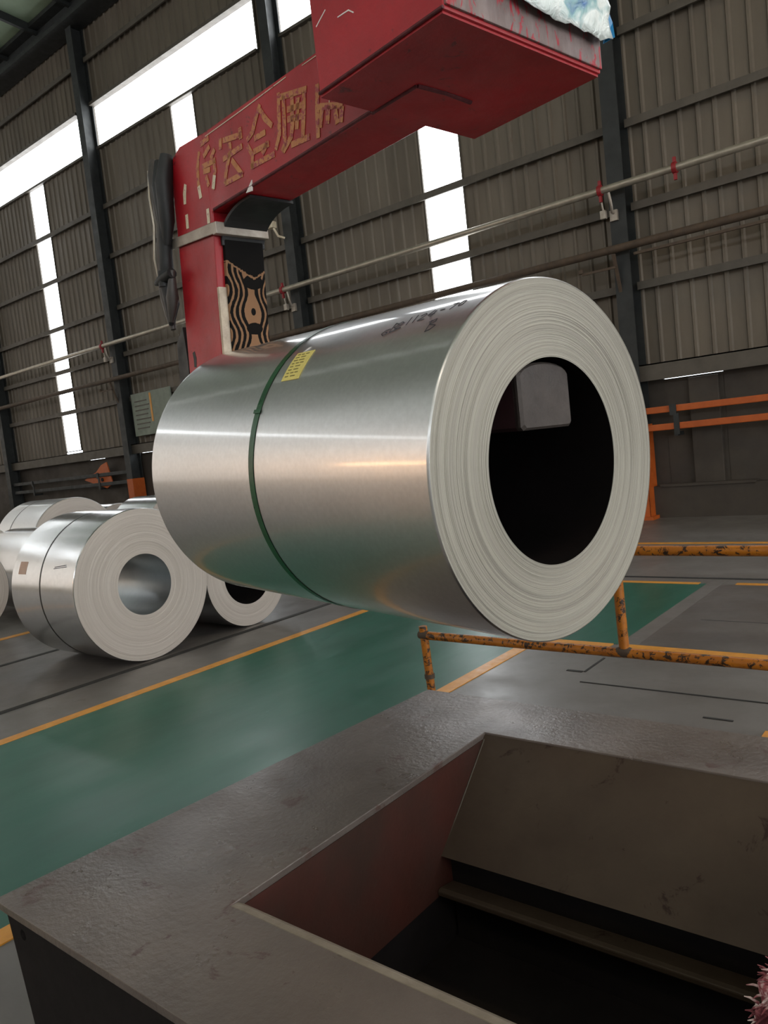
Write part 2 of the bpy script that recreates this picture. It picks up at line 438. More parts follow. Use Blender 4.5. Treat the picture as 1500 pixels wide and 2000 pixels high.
for y0 in (-18, -15, -12, -9, -6, -3, 0, 3, 6, 9):  # unseen windows, added to light the end face of the hanging coil
    strip_window(y0, y0 + 1.6, 1.0, 9.5, GZ, XR - .06, 'y')
def roof_z(y): return 13.98 + (12.3 - y) * .09
ceil = struct(MB().add([(XE, 12.6, roof_z(12.6)), (XR, 12.6, roof_z(12.6)), (XR, YF, roof_z(YF)), (XE, YF, roof_z(YF))], [(0, 1, 2, 3)]), 'ceiling', 'roof')
x = -32.3
while x < XR:
    part(MB().prism([(12.2, roof_z(12.2) - .22), (12.2, roof_z(12.2) - .01), (YF, roof_z(YF) - .01), (YF, roof_z(YF) - .22)], 'x', x, x + .1), 'rafter', 'steel_dark', ceil)
    x += 1.72
for y0, y1 in ((-14, -6), (2.6, 3.6)):
    for x0 in range(-33, 13, 6):
        part(MB().add([(x0, y1, roof_z(y1) - .02), (x0 + 5.8, y1, roof_z(y1) - .02), (x0 + 5.8, y0, roof_z(y0) - .02), (x0, y0, roof_z(y0) - .02)], [(0, 1, 2, 3)]), 'roof_light', 'skylight', ceil)

# ------------------------------------------------------------------ steel columns
col_lab = {-25.70: 'dark steel column at the far left edge behind the stored coils', -18.65: 'dark steel column with orange base right of the long left window strip',
           -11.60: 'dark steel column behind the black upright of the red hook', -4.55: 'dark steel column with orange foot, just right of the big hanging coil'}
for cx in COLX[1:5]:
    t_ = thing('steel_column', col_lab[cx], 'column', (cx, 12.12, 0), 'columns along the back wall')
    hw = .13
    s_ = MB().box((cx - hw, 11.95, 0), (cx + hw, 11.97, 13.4)).box((cx - hw, 12.28, 0), (cx + hw, 12.3, 13.4)).box((cx - .012, 11.97, 0), (cx + .012, 12.28, 13.4))
    part(s_, 'shaft', 'steel_dark', t_)
    q = MB().box((cx - hw - .008, 11.94, .05), (cx + hw + .008, 11.95, 1.5)).box((cx + hw, 11.94, .05), (cx + hw + .012, 12.31, 1.5)).box((cx - hw - .012, 11.94, .05), (cx - hw, 12.31, 1.5))
    b_ = part(q, 'painted_base', 'orange' if cx > -25 else 'steel_dark', t_)
    if cx > -25: b_['label'] = 'orange painted foot of the column'
    part(MB().box((cx - .2, 11.86, 0), (cx + .2, 12.34, .05)), 'base_plate', 'orange' if cx > -25 else 'steel_dark', t_)

# ------------------------------------------------------------------ pipes on the columns
t_ = thing('wall_pipe', 'long silver pipe with red clamps running level across the columns', 'pipe', (-12, 11.78, 5.13))
pz = 5.12
part(MB().tube([(-30, 11.78, pz), (-22, 11.78, pz + .01), (-10, 11.78, pz), (2, 11.78, pz), (9, 11.78, pz)], .055, 14), 'pipe', 'pipe', t_)
for cx in COLX[1:6]:
    for dx in (-.18, ) + ((.95,) if cx > -6 else ()):
        xx = cx + dx
        cl = MB().tube([(xx - .03, 11.78, pz), (xx + .03, 11.78, pz)], .082, 12).box((xx - .02, 11.76, pz + .07), (xx + .02, 11.8, pz + .15)).box((xx - .02, 11.76, pz - .17), (xx + .02, 11.8, pz - .07))
        c_ = part(cl, 'clamp', 'clamp', t_); c_['label'] = 'red pipe clamp'
    xx = cx - .05
    br = MB().tube([(xx, 11.95, pz - .35), (xx, 11.86, pz - .34), (xx + .02, 11.79, pz - .22), (xx, 11.78, pz - .06)], .022, 8)
    br.box((xx - .06, 11.9, pz - .46), (xx + .06, 11.95, pz - .30)).tube([(xx - .14, 11.8, pz - .08), (xx - .12, 11.82, pz - .3)], .016, 8)
    br.box((xx - .17, 11.79, pz - .42), (xx - .08, 11.86, pz - .29), .01)
    part(br, 'bracket', 'strap_steel', t_)
t_ = thing('wall_pipe', 'rusty brown pipe running below the silver pipe on angle brackets', 'pipe', (-12, 11.82, 4.2))
pz = 4.2
part(MB().tube([(-30, 11.82, pz), (-14, 11.82, pz + .01), (-2, 11.82, pz + .02), (9, 11.82, pz + .02)], .06, 14), 'pipe', 'rust', t_)
part(MB().box((-4.3, 11.80, pz - .14), (-1, 11.84, pz - .10)), 'cable_conduit', 'rust', t_)
for cx in COLX[1:6]:
    b_ = MB().prism([(11.95, pz - .62), (11.95, pz - .55), (11.80, pz - .06), (11.76, pz - .06)], 'x', cx - .08, cx - .03)
    b_.box((cx - .6, 11.8, pz - .27), (cx - .05, 11.82, pz - .235)).box((cx - .64, 11.78, pz - .24), (cx - .58, 11.84, pz - .17), .01)
    part(b_, 'bracket', 'rust', t_)

# ------------------------------------------------------------------ orange guard rails on the lower wall, and the wall's small fittings
def guard(x0, x1, label, m, xs):
    t_ = thing('guard_rail', label, 'rail', ((x0 + x1) / 2, 12.05, 1.42), 'guard rails on the back wall')
    for z in (1.43, 1.70):
        part(MB().box((x0, 12.02, z - .05), (x1, 12.08, z + .05), .012), 'rail', m, t_)
    for xx in xs:
        part(MB().box((xx, 11.995, 1.60), (xx + .1, 12.015, 1.77)).box((xx + .05, 12.0, 1.30), (xx + .13, 12.02, 1.62)).box((xx + .04, 12.02, 1.28), (xx + .1, 12.3, 1.34)), 'bracket', 'steel_dark', t_)
guard(-4.42, 2.36, 'pair of orange rails on the lower wall right of the hanging coil', 'orange', (-4.02, -2.2, .6))
guard(-25.55, -18.82, 'pair of dark rails on the lower wall behind the stored coils', 'steel_dark', (-24.3, -20.4))
t_ = thing('glow_patch', 'orange fan-shaped patch painted in for a glow of light behind the dark rails at the left', 'plate', (-20.4, 12.13, 1.3))  # patch of orange light on the wall, modelled as a coloured plate
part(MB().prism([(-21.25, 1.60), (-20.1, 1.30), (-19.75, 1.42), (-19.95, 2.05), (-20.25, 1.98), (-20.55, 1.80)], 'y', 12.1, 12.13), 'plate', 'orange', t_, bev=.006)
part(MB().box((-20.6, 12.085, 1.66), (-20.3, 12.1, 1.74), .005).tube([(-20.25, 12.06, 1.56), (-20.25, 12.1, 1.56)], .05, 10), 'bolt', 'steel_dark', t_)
t_ = thing('notice_board', 'grey-green notice board on the wall left of the hanging coil', 'board', (-17.2, 12.15, 2.6))
part(MB().box((-18.35, 12.12, 2.62), (-16.6, 12.17, 3.75), .008), 'board', 'notice', t_)
for i in range(7):
    part(MB().box((-18.2, 12.112, 2.8 + .12 * i), (-17.65 + .05 * (i % 3), 12.121, 2.83 + .12 * i)), 'text_line', 'girt', t_)
part(MB().box((-17.5, 12.11, 2.95), (-17.43, 12.121, 3.7)), 'yellow_strip', 'yellow', t_)
t_ = thing('column_lamp', 'small cream lamp fitting clipped to the column behind the red hook', 'lamp', (-11.75, 11.9, 6.3))
part(MB().box((-11.98, 11.72, 6.42), (-11.80, 11.86, 6.56), .02), 'lamp_head', 'white_paint', t_)
part(MB().tube([(-11.86, 11.8, 6.45), (-11.78, 11.84, 6.25), (-11.70, 11.95, 6.2)], .025, 8), 'arm', 'white_paint', t_)
part(MB().box((-12.1, 11.74, 6.44), (-11.97, 11.84, 6.54), .02), 'lamp_cap', 'rubber', t_)

# ------------------------------------------------------------------ coils
def ring_face(mb, x, r0, r1, n, seg, amp, sgn):
    off = [0.0]
    for i in range(n): off.append(max(-3 * amp, min(3 * amp, off[-1] + random.gauss(0, amp))))
    off[-1] = 0; off[0] = 0
    vs = []; fs = []
    for i in range(n):
        ra = r0 + (r1 - r0) * i / n; rb = r0 + (r1 - r0) * (i + 1) / n
        for rr, xx in ((ra, off[i]), (rb - (r1 - r0) / n * .12, off[i])):
            for k in range(seg):
                a = 2 * math.pi * k / seg
                vs.append((x + sgn * xx, rr * math.cos(a), rr * math.sin(a)))
    for i in range(2 * n - 1):
        for k in range(seg):
            fs.append((i * seg + k, i * seg + (k + 1) % seg, (i + 1) * seg + (k + 1) % seg, (i + 1) * seg + k))
    o = (2 * n - 1) * seg
    return mb.add(vs, fs)
def shell(x0, x1, r, seg, lip=.004):
    mb = MB(); vs = []; e = abs(lip); st = [(x0, r - lip), (x0 + e, r), (x0 + 2 * e, r), (x1 - 2 * e, r), (x1 - e, r), (x1, r - lip)]
    for xx, rr in st:
        for k in range(seg):
            a = 2 * math.pi * k / seg; vs.append((xx, rr * math.cos(a), rr * math.sin(a)))
    return mb.add(vs, [(i * seg + k, i * seg + (k + 1) % seg, (i + 1) * seg + (k + 1) % seg, (i + 1) * seg + k) for i in range(5) for k in range(seg)], True)
def arc_patch(r, x0, x1, a0, a1, n=8, th=.001, jag=0):
    """thin sheet lying on the coil; angle 0 faces the camera side (-Y), positive is up"""
    mb = MB(); vs = []
    for i in range(n + 1):
        a = a0 + (a1 - a0) * i / n
        for rr in (r + .0008, r + .0008 + th):
            for xx in (x0, x1): vs.append((xx + jag * i / n, -rr * math.cos(a), rr * math.sin(a)))
    fs = []
    for i in range(n):
        o = 4 * i; fs += [(o + 2, o + 3, o + 7, o + 6), (o, o + 4, o + 5, o + 1), (o, o + 2, o + 6, o + 4), (o + 1, o + 5, o + 7, o + 3)]
    fs += [(0, 1, 3, 2), (4 * n, 4 * n + 2, 4 * n + 3, 4 * n + 1)]
    return mb.add(vs, fs)
def band(r, x, w, seg=96, th=.0015):
    return shell(x - w / 2, x + w / 2, r + th, seg, .0006)
def coil(label, mat, R, Ri, L, skin, face, bore, rings, group=None, seg=96, amp=.0006):
    t_ = thing('steel_coil', label, 'coil', (0, 0, 0), group, mat)
    part(shell(-L, 0, R, seg), 'outer_wrap', skin, t_)
    part(ring_face(MB(), 0, Ri, R - .004, rings, seg, amp, 1), 'end_face', face, t_)
    part(ring_face(MB(), -L, Ri, R - .004, 4, seg, amp, -1), 'end_face', face, t_)
    part(shell(-L, 0, Ri, seg, -.003), 'bore', bore, t_)
    return t_
# the coil on the hook
n_ = Vector((0.98515133, -0.16753105, -0.03755262)); e1 = Vector((0.1676493, 0.9858467, 0)); e2 = n_.cross(e1)
CC = Vector((-1.03376, 2.07900, 1.50193)); RC, RI, LC = .532, .3047, 1.585
mt = Matrix((n_, e1, e2)).transposed().to_4x4(); mt.translation = CC
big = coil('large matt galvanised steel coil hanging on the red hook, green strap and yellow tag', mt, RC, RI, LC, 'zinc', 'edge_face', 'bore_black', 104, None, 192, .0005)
p = part(band(RC, -.829, .030, 128, .0025), 'strap', 'green_strap', big); p['label'] = 'dark green plastic strap'
q = MB().add(*[(lambda m: (m.v, m.f))(arc_patch(RC + .003, -.847, -.811, .43, .455, 3, .003))][0]); sub_ = q.build('seal', 'green_strap', p)
p = part(arc_patch(RC + .002, -.822, -.816, .95, 1.5, 12, .001, .035), 'strap_tail', 'black_strap', big)
tag = arc_patch(RC, -.757, -.660, .642, .880, 8, .0012, -.012)
p = part(tag, 'tag', 'tag', big); p['label'] = 'yellow paper tag with rows of grey print'
def on_cyl(x, a, r): return (x, -r * math.cos(a), r * math.sin(a))
def cyl_stroke(mb, pts, w, r):
    P = [Vector(on_cyl(x, a, r)) for x, a in pts]
    for u, v in zip(P[:-1], P[1:]):
        m_ = (u + v) / 2; nr = Vector((0, m_.y, m_.z)).normalized()
        mb.ribbon([u, v], nr, w, .0006)
    return mb
mb = MB(); random.seed(3)
for row in range(8):
    a = .858 - row * .0265; x = -.757 + .012 - .012 * (a - .642) / .238
    segs = [(.0, .022), (.030, .058)] if row % 3 else [(.0, .016), (.022, .04), (.046, .066)]
    for s0, s1 in segs:
        cyl_stroke(mb, [(x + s0, a), (x + s1 - random.random() * .004, a)], .0045, RC + .0022)
mb.build('print', 'ink', p)
part(arc_patch(RC, -.742, -.728, .885, .925, 3, .001, .012), 'paper_scrap', 'paper', big)
HAND = [[(-.326, .931), (-.346, .922), (-.352, .895), (-.340, .876), (-.328, .888), (-.330, .902), (-.338, .902)],
        [(-.319, .894), (-.325, .985)], [(-.325, .985), (-.303, .965), (-.316, .938), (-.292, .915), (-.318, .896)],
        [(-.309, .965), (-.298, .985), (-.286, .972), (-.304, .915), (-.280, .922)],
        [(-.264, .935), (-.272, 1.017)], [(-.242, .945), (-.250, 1.028)],
        [(-.230, 1.005), (-.217, 1.026), (-.207, 1.010), (-.226, .955), (-.200, .962)],
        [(-.190, 1.048), (-.197, .992), (-.172, .998)], [(-.178, 1.035), (-.178, .968)],
        [(-.161, 1.025), (-.144, 1.028)], [(-.128, 1.069), (-.108, 1.073), (-.118, 1.005)],
        [(-.098, 1.05), (-.094, 1.083), (-.082, 1.078), (-.082, 1.035), (-.093, 1.026), (-.098, 1.05)],
        [(-.146, .826), (-.152, .924)], [(-.160, .91), (-.135, .930), (-.131, .905), (-.147, .885), (-.119, .868), (-.131, .839), (-.147, .828)]]
for st in HAND:
    p = part(cyl_stroke(MB(), st, .0034, RC + .0004), 'handwritten_stroke', 'marker', big)

# the stored coils: near face at x, axis along X
def stored(x, y, R, Ri, L, label, skin='zinc_bright', bore='zinc_bore', rings=26, strap=None, z=None):
    m_ = Matrix.Translation((x, y, R + .004 if z is None else z))
    c_ = coil(label, m_, R, Ri, L, skin, 'edge_face2', bore, rings, 'steel coils stored on the floor', 96, .0005)
    if strap is not None:
        s_ = part(band(R, strap, .016, 96, .002), 'strap', 'black_strap', c_); s_['label'] = 'dark steel strap'
    return c_
A = stored(-5.78, 3.712, .656, .262, 1.05, 'shiny steel coil standing in front of the other stored coils, pink label on its side', strap=-.54)
part(arc_patch(.656, -.93, -.80, .30, .47, 4, .001), 'label', 'pink_label', A)
mb = MB()
for k, a in enumerate((.385, .405)):
    cyl_stroke(mb, [(-.34 + .01 * k, a), (-.14 - .01 * k, a + .03)], .006, .6565)
part(mb, 'print', 'marker', A)
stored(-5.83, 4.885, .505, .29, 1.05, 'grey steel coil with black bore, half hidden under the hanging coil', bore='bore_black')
stored(-8.9, 3.43, .54, .25, 1.05, 'steel coil at the left picture edge, only a pinkish sliver of its end showing')
stored(-9.0, 4.80, .53, .25, 1.35, 'steel coil with two straps peeking out left behind the front stored coil', strap=-.30)
stored(-10.6, 5.80, .685, .27, 1.15, 'tallest stored coil, warm grey with strap, highest of the row behind the front one', strap=-.75, skin='zinc')
stored(-10.75, 4.42, .59, .26, 1.1, 'steel coil at far left edge behind the strapped one, top sliver showing', strap=-.5)
stored(-12.5, 7.70, .56, .25, 1.05, 'small far coil end showing between the tallest coil and the orange column foot')
stored(-10.6, 7.56, .61, .25, 1.05, 'pale blue-grey coil top right of the orange column foot, beside the hanging coil')

# ------------------------------------------------------------------ the red hook (u along the coil axis, w away from the camera, z up)
th = math.atan2(-.1676494, .9858467)
HM = Matrix.Rotation(th, 4, 'Z')
hook = thing('lifting_hook', 'worn red C-shaped lifting hook with gold lettering, carrying the big coil', 'hook', (0, 0, 0), None, HM)
W0, W1, ZU = 1.757, 1.995, 2.667
# upright, tapering and standing a little off plumb
part(MB().prism([(-3.33, 1.60), (-3.02, 1.60), (-2.985, 2.08), (-2.93, 2.55), (-2.92, 2.667), (-2.92, 2.992), (-3.13, 3.010), (-3.20, 2.985), (-3.235, 2.90), (-3.25, 2.6), (-3.30, 2.05)], 'y', W0, W1), 'upright', 'red', hook, bev=.006)
part(MB().prism([(-2.94, ZU), (-1.66, ZU - .002), (-1.66, 2.95), (-2.94, 2.992)], 'y', W0 + .001, W1 - .001), 'beam', 'red', hook, bev=.005)
part(MB().box((-1.86, 1.54, ZU + .006), (-1.34, 2.245, 3.62), .006), 'head_box', 'red', hook)
part(MB().box((-1.862, 1.545, ZU - .001), (-1.348, 2.24, ZU + .012)), 'bottom_plate', 'red', hook)
p = part(MB().box((-1.345, 1.545, ZU + .016), (-1.332, 2.243, ZU + .26), .004), 'end_plate', 'red_worn', hook); p['label'] = 'end plate scraped to grey steel'
part(MB().box((-1.337, 1.62, ZU + .055), (-1.329, 1.66, ZU + .25)), 'dark_patch', 'rubber', hook)
# weld seams round the beam
mb = MB().tube([(-2.90, W0 - .002, ZU + .004), (-2.3, W0 - .003, ZU + .002), (-1.87, W0 - .002, ZU + .004)], .006, 8)
mb.tube([(-1.66, W0, ZU - .002), (-1.655, (W0 + W1) / 2, ZU), (-1.66, W1, ZU - .002)], .008, 8).tube([(-1.87, W0, ZU), (-1.66, W0, ZU - .001)], .007, 8)
mb.tube([(-1.862, 1.56, ZU + .01), (-1.862, W0, ZU + .008)], .005, 6).tube([(-1.86, 1.54, ZU + .01), (-1.34, 1.54, ZU + .01)], .005, 6)
part(mb, 'weld_seam', worn('dark_red_weld', '3c0d12', '5e1720', 20, (.5, .8), 0, .3, 60), hook)
# lower arm through the eye of the coil
prof = [(1.755, 1.615), (1.765, 1.605), (1.985, 1.605), (1.997, 1.615), (1.997, 1.765)] 
prof += [(1.876 + .121 * math.cos(k * math.pi / 10), 1.762 + .038 * math.sin(k * math.pi / 10)) for k in range(1, 10)] + [(1.755, 1.765)]
ARM = MB(); n = len(prof); vs = []
for u, dz in ((-3.30, .058), (-1.40, .001)): vs += [(u, w_, z_ + dz - .004) for w_, z_ in prof]
ARM.add(vs, [tuple(range(n)), tuple(range(2 * n - 1, n - 1, -1))] + [(i, n + i, n + (i + 1) % n, (i + 1) % n) for i in range(n)])
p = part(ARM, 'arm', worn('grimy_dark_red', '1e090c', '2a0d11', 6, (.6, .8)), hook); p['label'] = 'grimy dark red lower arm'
cap = MB(); vs = []
for u, sc in ((-1.41, 1), (-1.392, 1), (-1.384, .93)): vs += [(u, 1.876 + (w_ - 1.876) * sc, 1.70 + (z_ - .003 - 1.70) * sc) for w_, z_ in prof]
cap.add(vs, [tuple(range(n)), tuple(range(3 * n - 1, 2 * n - 1, -1))] + [(r * n + i, (r + 1) * n + i, (r + 1) * n + (i + 1) % n, r * n + (i + 1) % n) for r in (0, 1) for i in range(n)])
p = part(cap, 'arm_nose', 'nose', hook); p['label'] = 'scraped grey end of the lower arm'
# wooden wear pad, its metal edge, the rubber guard in the corner
def inner_u(z): return -3.02 + (z - 1.6) * (.085 / .95)
pad = MB().prism([(inner_u(1.98) - .005, 1.98), (inner_u(1.98) + .022, 1.98), (inner_u(2.60) + .022, 2.60), (inner_u(2.60) - .005, 2.60)], 'y', 1.795, 1.99)
p = part(pad, 'wear_pad', 'zebra', hook, bev=.004); p['label'] = 'black wooden pad worn through in tan contour bands'
part(MB().prism([(inner_u(1.98) - .004, 1.98), (inner_u(1.98) + .014, 1.98), (inner_u(2.36) + .010, 2.36), (inner_u(2.36) - .004, 2.36)], 'y', 1.756, 1.797), 'edge_strip', 'scrape', hook)
gv = []; ng = 12
for i in range(ng + 1):
    a = math.pi / 2 * i / ng
    gv.append((-2.916 + .215 * (1 - math.cos(a)), 2.535 + .118 * math.sin(a)))
outer = [(u - .010, z + .010) for u, z in gv]
outl = [(gv[0][0], 2.532)] + gv + [(-2.665, 2.653), (-2.665, 2.664)] + outer[::-1] + [(gv[0][0] - .01, 2.532)]
gm = MB(); N = len(outl)
gm.add([(u, y, z) for y in (1.785, 1.998) for u, z in outl], [(i, N + i, N + (i + 1) % N, (i + 1) % N) for i in range(N)], False)
for i in range(N // 2 - 1):
    for o in (0, N): gm.add([], []); gm.f.append((o + i, o + i + 1, o + N - 2 - i, o + N - 1 - i)); gm.sm.append(False)
part(gm, 'corner_guard', 'rubber', hook)
# steel band round the upright
ub = MB()
ub.prism([(-3.285, 2.605), (-2.905, 2.572), (-2.905, 2.620), (-3.285, 2.650)], 'y', W0 - .014, W0 - .006).box((-2.915, W0 - .014, 2.568), (-2.882, W1 + .01, 2.618)).box((-3.285, W1 + .004, 2.575), (-2.905, W1 + .012, 2.62))
p = part(ub, 'band', 'strap_steel', hook, bev=.003); p['label'] = 'dull steel band round the upright'
# scratches, chips and a burnt spot in the paint
for pts, w_ in (([(-1.80, 3.02), (-1.775, 2.97), (-1.78, 2.93)], .012), ([(-1.84, 2.86), (-1.79, 2.885)], .004), ([(-1.74, 2.84), (-1.69, 2.836), (-1.67, 2.82)], .004)):
    part(MB().ribbon([(u, 1.54, z) for u, z in pts], (0, -1, 0), w_, .001), 'paint_chip', 'paper', hook)
for pts, w_ in (([(-2.10, 2.925), (-2.05, 2.915), (-1.99, 2.93)], .006), ([(-2.20, 2.955), (-1.95, 2.945)], .003), ([(-2.075, 2.87), (-2.07, 2.80), (-2.08, 2.76)], .005), ([(-2.9, 2.97), (-2.6, 2.962), (-2.3, 2.958)], .004)):
    part(MB().ribbon([(u, W0, z) for u, z in pts], (0, -1, 0), w_, .001), 'paint_chip', 'white_paint', hook)
part(MB().ribbon([(-3.235, W0, 2.13), (-3.228, W0, 2.10), (-3.235, W0, 2.06)], (0, -1, 0), .026, .001), 'burnt_spot', 'rubber', hook)
# lettering, painted by hand in strokes
TEXT = [[(-2.873, 2.955), (-2.945, 2.953)], [(-2.962, 2.931), (-2.993, 2.87), (-3.0, 2.811), (-2.993, 2.747)], [(-2.874, 2.92), (-2.932, 2.9)], [(-2.953, 2.864), (-2.841, 2.854)], [(-2.853, 2.858), (-2.855, 2.814), (-2.887, 2.749)], [(-2.948, 2.842), (-2.891, 2.833)], [(-2.93, 2.819), (-2.918, 2.774)], [(-2.838, 2.897), (-2.876, 2.871)],
 [(-2.783, 2.921), (-2.794, 2.879)], [(-2.767, 2.905), (-2.631, 2.879)], [(-2.634, 2.907), (-2.635, 2.863)], [(-2.717, 2.88), (-2.722, 2.841)], [(-2.782, 2.836), (-2.632, 2.836)], [(-2.727, 2.839), (-2.77, 2.785), (-2.791, 2.741)], [(-2.791, 2.743), (-2.652, 2.736)], [(-2.719, 2.812), (-2.653, 2.732)],
 [(-2.479, 2.934), (-2.524, 2.891), (-2.549, 2.859), (-2.594, 2.843)], [(-2.483, 2.916), (-2.458, 2.875), (-2.417, 2.832)], [(-2.542, 2.831), (-2.465, 2.827)], [(-2.559, 2.787), (-2.45, 2.78)], [(-2.594, 2.824), (-2.568, 2.778), (-2.58, 2.729)], [(-2.59, 2.742), (-2.422, 2.732)], [(-2.461, 2.786), (-2.502, 2.76)],
 [(-2.355, 2.926), (-2.369, 2.845), (-2.377, 2.787), (-2.412, 2.744)], [(-2.327, 2.907), (-2.342, 2.8), (-2.351, 2.742), (-2.375, 2.724)], [(-2.276, 2.886), (-2.293, 2.79), (-2.309, 2.749)], [(-2.243, 2.864), (-2.271, 2.765)], [(-2.204, 2.869), (-2.222, 2.797), (-2.241, 2.724)], [(-2.367, 2.721), (-2.304, 2.755)], [(-2.314, 2.726), (-2.202, 2.714)], [(-2.351, 2.908), (-2.189, 2.871)], [(-2.315, 2.85), (-2.226, 2.832)], [(-2.319, 2.817), (-2.234, 2.797)],
 [(-2.128, 2.863), (-2.144, 2.775), (-2.155, 2.692)], [(-2.117, 2.775), (-2.139, 2.721)], [(-2.081, 2.771), (-2.097, 2.718)], [(-2.048, 2.758), (-2.045, 2.699)], [(-2.132, 2.789), (-2.007, 2.744)], [(-2.011, 2.743), (-2.027, 2.696)]]
for k0, k1 in ((0, 8), (8, 16), (16, 23), (23, 33), (33, 39)):
    mb = MB()
    for st in TEXT[k0:k1]: mb.ribbon([(u, W0, z) for u, z in st], (0, -1, 0), .024, .0015)
    part(mb, 'painted_character', 'letters', hook)
for st in ([(-3.111, 2.843), (-3.129, 2.808), (-3.137, 2.765)], [(-3.0, 2.80), (-2.995, 2.747)], [(-2.862, 2.80), (-2.885, 2.752)], [(-3.135, 2.72), (-3.14, 2.66)], [(-2.95, 2.69), (-2.955, 2.63)]):
    part(MB().ribbon([(u, W0 - .0012, z) for u, z in st], (0, -1, 0), .026, .001), 'cream_paint', 'white_paint', hook)
part(MB().prism([(-2.635, 2.655), (-2.59, 2.650), (-2.585, 2.690)], 'y', W0 - .008, W0 - .004), 'paper_scrap', 'paper', hook)

# cables hanging down the back of the hook's upright
def hk(u, w_, z): return HM @ Vector((u, w_, z))
t_ = thing('cable_bundle', 'bundle of dark cables tied along the back edge of the red upright', 'cable', hk(-3.3, 1.76, 1.9))
def cab(pts, r, name='cable', m='cable'): return part(MB().tube([hk(*p_) for p_ in pts], r, 10), name, m, t_)
cab([(-3.355, 1.74, 3.02), (-3.325, 1.722, 2.95), (-3.32, 1.722, 2.85), (-3.30, 1.722, 2.72), (-3.335, 1.722, 2.62), (-3.365, 1.722, 2.50), (-3.37, 1.722, 2.42), (-3.345, 1.722, 2.32), (-3.335, 1.722, 2.25)], [.018, .03, .03, .028, .028, .026, .026, .024, .012])
cab([(-3.30, 1.74, 3.0), (-3.275, 1.715, 2.88), (-3.27, 1.715, 2.72), (-3.30, 1.715, 2.58), (-3.32, 1.715, 2.45), (-3.30, 1.715, 2.36), (-3.335, 1.715, 2.27)], [.02, .035, .03, .03, .035, .035, .012], m='rubber')
cab([(-3.22, 1.74, 3.0), (-3.23, 1.715, 2.88), (-3.245, 1.715, 2.72), (-3.275, 1.715, 2.62)], [.03, .04, .035, .02], m='rubber')
cab([(-3.24, 1.705, 2.50), (-3.26, 1.705, 2.43), (-3.27, 1.705, 2.38), (-3.31, 1.705, 2.28)], [.012, .022, .03, .012])
cab([(-3.37, 1.72, 2.98), (-3.335, 1.69, 2.85), (-3.325, 1.69, 2.72), (-3.365, 1.69, 2.58), (-3.39, 1.715, 2.45)], .006, 'wire', 'pipe')
part(MB().tube([hk(-3.40, 1.70, 2.475), hk(-3.32, 1.698, 2.475), hk(-3.235, 1.70, 2.485)], [.012, .03, .024], 10).tube([hk(-3.31, 1.70, 2.51), hk(-3.315, 1.698, 2.44)], .028, 8), 'tie', 'rubber', t_)
fl = MB().prism([(-3.46, 1.62), (-3.345, 1.62), (-3.315, 2.10), (-3.325, 2.26), (-3.40, 2.2)], 'y', 1.765, 1.80)
fl.v = [tuple(hk(*p_)) for p_ in fl.v]
part(fl, 'rubber_flap', 'rubber', t_)

# plastic sheet wrapped round the top of the hook
t_ = thing('plastic_sheet', 'crumpled white and blue plastic sheet draped over the end of the red hook', 'sheet', hk(-1.33, 1.9, 2.75))
mb = MB(); nu, nv = 36, 22; vs = []
edge = [(1.60, 2.83), (1.705, 2.800), (1.80, 2.765), (1.87, 2.752), (2.01, 2.750), (2.12, 2.752), (2.20, 2.748), (2.262, 2.765)]
def lower_edge(w_):
    for (a, za), (b, zb) in zip(edge[:-1], edge[1:]):
        if w_ <= b: return za + (zb - za) * (w_ - a) / (b - a)
    return edge[-1][1]
random.seed(11)
ph = [(random.uniform(10, 45), random.uniform(10, 45), random.uniform(0, 6)) for _ in range(7)]
for i in range(nu + 1):
    w_ = 1.60 + .662 * i / nu
    for j in range(nv + 1):
        z0 = lower_edge(w_) + .003 * math.sin(i * 1.3 + math.sin(i * 3.7))
        z = z0 + (3.45 - z0) * (j / nv)
        d = sum(abs(math.sin(a * w_ + b * z + c)) for a, b, c in ph) / 7
        bulge = .012 + .028 * d + .02 * math.exp(-((z - 2.9) / .1) ** 2) * math.exp(-((w_ - 2.14) / .08) ** 2)
        vs.append(hk(-1.335 + bulge, w_, z))
fs = [(i * (nv + 1) + j, (i + 1) * (nv + 1) + j, (i + 1) * (nv + 1) + j + 1, i * (nv + 1) + j + 1) for i in range(nu) for j in range(nv)]
s_ = part(mb.add(vs, fs, True), 'sheet', 'plastic', t_)
md = s_.modifiers.new('thick', 'SOLIDIFY'); md.thickness = .002
bl = [hk(-1.325, 2.245, 2.755), hk(-1.30, 2.272, 2.77), hk(-1.31, 2.282, 2.82), hk(-1.325, 2.262, 2.90), hk(-1.33, 2.268, 3.0), hk(-1.335, 2.24, 3.0), hk(-1.315, 2.235, 2.86)]
e_ = part(MB().add(bl, [(0, 1, 2, 6), (6, 2, 3), (6, 3, 4, 5)]), 'blue_edge', 'blue', t_)
md = e_.modifiers.new('thick', 'SOLIDIFY'); md.thickness = .003

